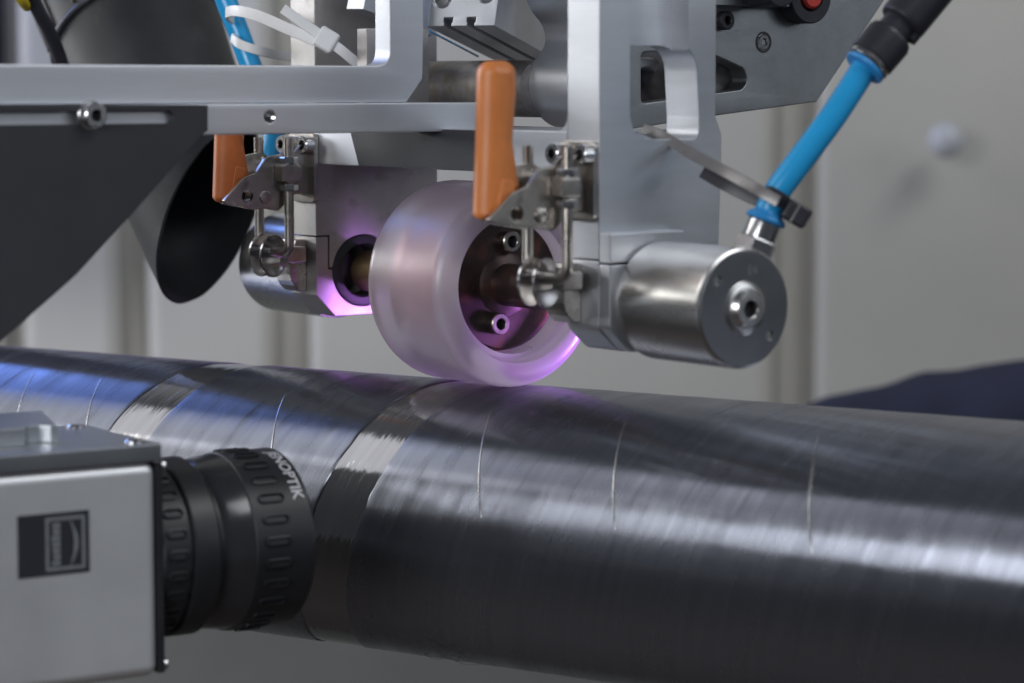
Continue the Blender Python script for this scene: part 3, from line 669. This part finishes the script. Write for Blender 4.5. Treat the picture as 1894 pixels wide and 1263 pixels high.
MB(HF).lathe((-92, 0, 0), (1, 0, 0), [(33.8, 1.5), (35.4, 1.2), (35.8, 0), (35.4, -1.2), (33.8, -1.5)], 64).part("ring", BLACKN, hose)
hose_wall("sleeve", 37.0, 35.0, -200, lambda an: -93.8, RUBBER)
for k in range(5):
    an = math.radians(20+k*24)*-sgn
    MB(HF).tube([(-200, 37.2*math.cos(an), 37.2*math.sin(an)), (-95, 35.2*math.cos(an), 35.2*math.sin(an))], 0.8, 8, smooth=False).part("sleeve_rib", BLACKN, hose)
# cables up left
MB(WF).tube([W(40, -60, 0.99), W(66, 10, 1.0), W(92, 60, 1.01), W(112, 110, 1.02), W(135, 200, 1.03)], 2.6, 12).single("black_cable", BLACKN, "black cable running down beside the wide black hose", "cable", W(112, 110, 1.02))
MB(WF).tube([W(20, -40, 0.985), W(38, -4, 0.99), W(50, 12, 1.0)], 1.9, 12).single("yellow_cable_sleeve", YELL, "yellow cable sleeve end at the top beside the black cable", "cable", W(45, 5, 0.99))
MB(WF).box(-420, -279, 1480, 1500, 1000, 1600, 6).single("navy_post", NAVY, "blurred dark navy post behind the black cable", "post", (-376, 1490, 1000))

# blue hose on the left behind the bar
MB(WF).tube([W(398, -60, 0.992), W(418, 0, 0.992), W(440, 55, 0.992), W(463, 118, 0.992), W(492, 190, 0.99), W(507, 240, 0.987), W(500, 290, 0.985), W(492, 335, 0.985)], 4.0, 20).single("blue_air_hose", BLUE, "blue air hose passing behind the bar beside the grubby-handled clamp", "hose", W(492, 335, 0.985), group="blue air hoses")
# white cable tie
tie = thing("white_cable_tie", "white nylon cable tie with looped strap and square head", "cable tie", WF, W(605, 75, 0.93))
TU = UP*1.0
MB(WF).tube([W(430, 35, 0.985), W(420, 24, 0.97), W(440, 20, 0.955), W(480, 30, 0.945), W(530, 52, 0.938), W(590, 78, 0.934)], 2.0, 12, r2=0.65, side=UP).part("strap", WHITEN, tie, 50)
MB(WF).tube([W(430, 70, 0.985), W(445, 82, 0.98), W(480, 94, 0.98), W(520, 102, 0.99), W(580, 110, 1.0)], 1.7, 12, r2=0.65, side=UP).part("strap", WHITEN, tie, 50)
MB(WF).tube([W(523, 16, 0.932), W(560, 42, 0.932), W(600, 70, 0.932), W(630, 92, 0.932), W(662, 118, 0.935)], 1.8, 12, r2=0.6, side=UP+RT*0.6).part("tail", WHITEN, tie, 50)
c = W(604, 74, 0.932); TF = Frame(c*0.001, RT*0.83-UP*0.5, UP*0.83+RT*0.5)
MB(TF).box(-3.6, 3.6, -3.8, 3.8, -2.6, 2.6, 1.1, 3).part("head", WHITEN, tie, 50)

# ================================================================== RIGHT-HAND BLUE HOSE, FITTING AND CABLE TIE
d0 = 0.822
f0 = W(1392, 468, d0); f1 = W(1421, 394, d0); f2 = W(1600, 124, d0+0.005); ax = (f1-f0).normalized()
ft = thing("hose_fitting", "silver hexagonal fitting screwed into the stainless end cylinder", "fitting", WF, f0)
MB(WF).lathe(f0, ax, [(0, -4), (6.3, -4), (6.3, 4.2), (6.0, 4.6), (5.2, 4.8)], 6, phase=0.3).part("hexagon", CHROME, ft)
MB(WF).lathe(f0, ax, [(5.2, 4.4), (5.2, 9.5), (4.9, 10.2), (0, 10.2)], 40).part("barrel", CHROME, ft)
MB(WF).lathe(f0+ax*10.2, ax, [(0, 0), (6.0, 0.1), (6.3, 0.8), (5.9, 1.8), (4.6, 2.6), (4.3, 3.4)], 40).part("release_collar", BLUEC, ft)
MB(WF).tube([f0+ax*10, f1+ax*6, W(1470, 310, d0), W(1540, 216, d0+0.002), f2], 4.15, 24).single("blue_air_hose", BLUE, "blue air hose rising from the stainless fitting to the black coupling", "hose", f0+ax*10, group="blue air hoses")
cp = thing("hose_coupling", "black plastic push-in coupling on top of the blue hose", "coupling", WF, f2)
g2 = W(1752, -60, d0+0.012); a2 = (g2-f2).normalized()
MB(WF).lathe(f2, a2, [(3.9, -1.2), (6.6, -0.8), (6.8, 0), (6.5, 0.6), (4.2, 0.8)], 36).part("release_collar", BLUEC, cp)
MB(WF).lathe(f2+a2*0.8, a2, [(4.2, 0), (6.6, 0.1), (7.0, 0.6), (7.0, 1.8), (6.6, 2.0)], 36).part("metal_ring", CHROME, cp)
MB(WF).lathe(f2+a2*2.6, a2, [(0, 0), (6.4, 0), (7.3, 0.8), (7.5, 9), (6.9, 10.5), (5.6, 11), (5.6, 15.0), (7.2, 15.6), (7.6, 17), (7.6, 34), (7, 35), (0, 35)], 40).part("coupling_body", BLACKN, cp)
MB(WF).lathe(f2+a2*11+RT*6.5, a2, [(0, 0), (2.4, 0.4), (2.4, 5), (0, 5.6)], 16).part("release_tab", BLACKN, cp)
# grey/black tie holding the hose
zt2 = thing("black_cable_tie", "dark cable tie pulling the blue hose to the aluminium fork leg", "cable tie", WF, W(1478, 398, d0-0.006))
MB(WF).tube([W(1190, 238, 0.86), W(1225, 252, 0.852), W(1290, 290, 0.838), W(1350, 322, 0.824), W(1400, 350, 0.815), W(1440, 373, 0.812)], 1.8, 12, r2=0.6, side=UP+RT*0.5).part("strap", GREYN, zt2, 50)
MB(WF).tube([W(1300, 318, 0.842), W(1345, 343, 0.836), W(1395, 367, 0.833), W(1430, 382, 0.832)], 2.0, 12, r2=0.6, side=UP+RT*0.5).part("strap", BLACKN, zt2, 50)
hc_ = W(1437, 371, d0); hd = (f2-f1).normalized()
lpv = []
u_ = hd.orthogonal().normalized(); v_ = hd.cross(u_)
for k in range(33):
    an = 2*math.pi*k/32; lpv.append(hc_+(u_*math.cos(an)+v_*math.sin(an))*4.9)
MB(WF).tube(lpv, 2.2, 12, smooth=False, r2=0.6, side=hd).part("loop", BLACKN, zt2, 60)
TF = Frame(W(1474, 396, d0-0.004)*0.001, RT*0.86-UP*0.5, UP*0.86+RT*0.5)
MB(TF).box(-4.2, 3.8, -3.2, 3.2, -2.4, 2.4, 1.0, 3).part("head", BLACKN, zt2, 50)
MB(TF).box(-1.2, -0.2, -3.3, 3.3, -2.5, 2.5, 0.3, 1).part("head_slot", GREYN, zt2, 50)

# ================================================================== INSPECTION CAMERA (lower left)
KD = 0.800
KF = Frame(pix(300, 838, KD), (0.837, 0.547, 0), (-0.547, 0.837, 0), KD/0.690)   # x along the lens, y away, z up; origin: top right front edge of the body
km = thing("inspection_camera", "silver box camera with black lens aimed across the pipe", "camera", KF, (-30, 25, -60))
kb = KF.hit(300, 1250, 1, 0).z; LBD = 80; WB = 46
body = MB(KF); body.box(-LBD, -1.6, 0, WB, kb, -2.0, 3.0, 6); body.part("body", CAMB, km, 40)
fl_ = MB(KF); fl_.box(-1.55, 0.4, 0.6, WB-0.6, kb+0.6, -2.4, 0.3); fl_.part("front_flange", LENSG, km)
# lid with raised rear block and notches
lid = MB(KF); lid.box(-LBD, -0.4, -0.6, WB+0.6, -1.9, 2.6, 0.35, 2); lid.part("lid", CAMT, km)
r1_ = MB(KF); r1_.plate([[(-LBD, 15), (-31, 15), (-29, 17.5), (-26, 17.5), (-24, 15), (-22, 15), (-13, WB), (-LBD, WB)]], 2.65, 7.2, u=(1, 0, 0), v=(0, 1, 0), bev=0.4); r1_.part("lid_block", CAMT, km)
for x, y in ((-5.5, 5.0), (-5.5, WB-5)): MB(KF).lathe((x, y, 2.55), (0, 0, 1), [(2.3, 0), (2.3, 0.5), (1.8, 0.9), (0, 0.9)], 24).part("lid_screw", CHROME, km)
for z in (-3.6, kb+2.6): 
    MB(KF).lathe((0.2, 1.9, z), (1, 0, 0), [(0, 0), (1.6, 0.1), (1.6, 0.9), (1.1, 1.4), (0, 1.4)], 20).part("corner_screw", CHROME, km)
# badge
la = KF.hit(32, 955, 1, -0.15); lb_ = KF.hit(164, 942, 1, -0.15); lc = KF.hit(164, 1057, 1, -0.15)
bx0, bx1, bz1, bz0 = la.x, lb_.x, (la.z+lb_.z)/2, lc.z
bd = MB(KF).box(bx0, bx1, -0.35, 0.05, bz0, bz1, 0.12, 1).part("badge", LABEL, km)
wx0 = bx0+(bx1-bx0)*0.38; wx1 = bx1-(bx1-bx0)*0.06; wz0 = bz0+(bz1-bz0)*0.07; wz1 = bz1-(bz1-bz0)*0.07; ww = wx1-wx0; tw = ww*0.085
MB(KF).plate([rnd([(wx0, wz0), (wx1, wz0), (wx1, wz1), (wx0, wz1)], 0.5), [(wx0+tw, wz0+tw), (wx1-tw, wz0+tw), (wx1-tw, wz1-tw), (wx0+tw, wz1-tw)]], 0.36, 0.42, u=(1, 0, 0), v=(0, 0, 1), bev=0.0).part("badge_outline", PRINT, bd)
arc = [(wx0+ww*(0.62+0.10*math.sin(math.pi*i/16)), wz0+tw+(wz1-wz0-2*tw)*i/16) for i in range(17)]
arc2 = [(wx0+ww*(0.63+0.20*math.sin(math.pi*i/16)), wz0+tw+(wz1-wz0-2*tw)*i/16) for i in range(16, -1, -1)]
MB(KF).plate([arc+arc2], 0.36, 0.42, u=(1, 0, 0), v=(0, 0, 1), bev=0.0).part("badge_arc", PRINT, bd)
band = MB(KF); nb = 7
for i in range(nb):
    z0 = wz0+tw*1.4+(wz1-wz0-2.8*tw)*i/nb; z1 = wz0+tw*1.4+(wz1-wz0-2.8*tw)*(i+0.86)/nb; dx = 0.02*ww*((i*3) % 4)
    band.plate([[(wx0+ww*0.15+dx, z0), (wx0+ww*0.37, z0), (wx0+ww*0.37, z1), (wx0+ww*0.15+dx*0.4, z1)]], 0.36, 0.42, u=(1, 0, 0), v=(0, 0, 1), bev=0.0)
band.part("badge_lettering", PRINT, bd)
# lens: turned rings with milled grip slots
lcz = KF.loc(pix(490, 1000, 0.742)); LY = WB/2; LZ = kb/2+0.3
RL = 24.0
def X(px, py=1000): return KF.hit(px, py, 1, LY-RL).x      # lens x from a pixel on its near side line
lens = MB(KF); lens.lathe((0, LY, LZ), (1, 0, 0), [(0, 0.3), (RL-1.8, 0.3), (RL-1.4, 0.8), (RL-1.4, 8.5), (RL-1.7, 8.8), (RL-1.7, 9.2)], 96); lens.part("rear_ring", LENS, km, 30)
rings = MB(KF); rings.lathe((0, LY, LZ), (1, 0, 0), [(RL-1.7, 9.0), (RL-0.5, 9.2), (RL-0.2, 9.8), (RL-0.2, 16.0), (RL-1.2, 17.0), (RL-2.4, 17.4), (RL-2.4, 18.4)], 96); rings.part("middle_ring", LENS, km, 30)
gl_ = MB(KF); gl_.lathe((0, LY, LZ), (1, 0, 0), [(RL-2.6, 18.2), (RL-1.2, 20.5), (RL-0.4, 26.2), (RL-0.2, 26.6)], 96); gl_.part("gloss_band", LENSG, km, 30)
fr = MB(KF); fr.lathe((0, LY, LZ), (1, 0, 0), [(RL-0.4, 26.5), (RL, 26.8), (RL, 43.6), (RL-0.5, 44.2), (RL-2.5, 44.2), (RL-3.0, 43.4), (RL-6, 38), (0, 37)], 128); front_ring = fr.part("front_ring", LENS, km, 30)
def slots(x0, x1, R, n, dep, nm, off):
    for i in range(n):
        an = 2*math.pi*(i+off)/n; rad = Vector((0, -math.cos(an), math.sin(an))); tan = Vector((0, math.sin(an), math.cos(an)))
        if rad.y > 0.55: continue                       # far side cannot be seen from here or a step aside
        b = MB(KF); o3 = Vector((0, LY, LZ))+rad*R
        # dished recess: dark floor with a raised bright-edged lip round it
        L0, L1, hw = x0, x1, 1.35
        op = slotpts(L0, L1, -hw, hw, 6); ip = slotpts(L0+0.5, L1-0.5, -hw+0.5, hw-0.5, 6)
        vs = []; fs = []; n_ = len(op)
        def P3(p, r): 
            aa = p[1]/R; d3 = Vector((0, -math.cos(an+aa), math.sin(an+aa))); return Vector((p[0], LY, LZ))+d3*(R+r)
        for p in op: vs.append(P3(p, 0.02))
        for p in op: vs.append(P3(p, 0.5))
        for p in ip: vs.append(P3(p, 0.66))
        for p in ip: vs.append(P3(p, 0.03))
        for k in range(n_):
            for l in range(3): fs.append((l*n_+k, l*n_+(k+1) % n_, (l+1)*n_+(k+1) % n_, (l+1)*n_+k))
        b.mesh(vs, fs); so = b.part(nm, LENS, km, 40)
        MB(KF).mesh([P3(p, 0.04) for p in ip], [tuple(range(n_))]).part('slot_floor', DARK, so)
slots(1.6, 7.6, RL-1.4, 26, 0.5, "grip_slot", 0.3)
slots(29.0, 36.8, RL, 26, 0.5, "grip_slot", 0.5)
# lettering round the front ring
cu = bpy.data.curves.new("t", 'FONT'); cu.body = "JENOPTIK"; cu.size = 4.5; cu.extrude = 0.0; cu.align_x = 'LEFT'; cu.align_y = 'CENTER'; cu.resolution_u = 3; cu.offset = 0.10
ob = bpy.data.objects.new("t", cu); COL.objects.link(ob)
me = bpy.data.meshes.new_from_object(ob.evaluated_get(bpy.context.evaluated_depsgraph_get())); bpy.data.objects.remove(ob)
b = bmesh.new(); b.from_mesh(me); bmesh.ops.triangulate(b, faces=list(b.faces))
xmax = max(v.co.x for v in b.verts)
ANG_END = math.radians(32)                # elevation angle (towards the camera side) of the last letter's end
for v in b.verts:
    an = ANG_END+(xmax-v.co.x)/RL         # measured up from the near side
    v.co = Vector((40.9+v.co.y, LY-(RL+0.05)*math.cos(an), LZ+(RL+0.05)*math.sin(an)))
mb = MB(KF); mb.add(b); mb.part("lettering", PRINTW, front_ring)

# ================================================================== BACKGROUND THINGS
kw = pix(1748, 260, 1.70)
kn = MB(WF); kn.lathe(kw*1000, (0, -1, 0.05), [(0, 13), (6, 12.4), (9.5, 10), (11, 6), (11, 2), (8, 0), (5, -1), (5, -10), (0, -10)][::-1], 32)
kn.single("white_round_knob", KNOB, "white round knob on the blurred grey enclosure panel", "knob", kw*1000)
# navy cover behind the pipe
mb = MB(WF); vs = []; fs = []; nx_, ny_ = 40, 14
cl = [(1380, 800), (1450, 772), (1520, 742), (1620, 716), (1720, 694), (1800, 680), (1900, 664), (2100, 640)]
def topz(px):
    for (x0, y0), (x1, y1) in zip(cl, cl[1:]):
        if x0 <= px <= x1: return y0+(y1-y0)*(px-x0)/(x1-x0)
    return 640
dN = 1.36
for j in range(ny_+1):
    for i in range(nx_+1):
        px = 1380+720*i/nx_; py = topz(px); top = W(px, py, dN); v = j/ny_
        base = top.z-75; ang = math.pi*v
        z = base+(top.z-base)*math.sin(ang)**0.7 if 0 < v < 1 else base
        y = top.y-70*math.cos(ang); n_ = noise.noise(Vector((px*0.012, v*5, 1)))
        vs.append((top.x+2*n_, y+6*n_, z+2.5*n_*math.sin(ang)))
for j in range(ny_):
    for i in range(nx_): k = j*(nx_+1)+i; fs.append((k, k+1, k+nx_+2, k+nx_+1))
mb.mesh(vs, fs).single("navy_cloth_cover", NAVY, "blurred dark navy cloth heap behind the pipe", "cloth", W(1750, 760, dN), 80)

# ================================================================== HEATING LAMP behind the roller (violet glow in the nip)
l = bpy.data.lights.new("heater_glow", 'SPOT'); l.energy = 1.5; l.color = (0.62, 0.25, 1.0); l.spot_size = math.radians(64); l.spot_blend = 0.6; l.shadow_soft_size = 0.012
lo_ = bpy.data.objects.new("heater_glow", l); COL.objects.link(lo_); lo_.location = H.w((22, 72, -31)); aim(lo_, H.w((-45, -8, -44)))
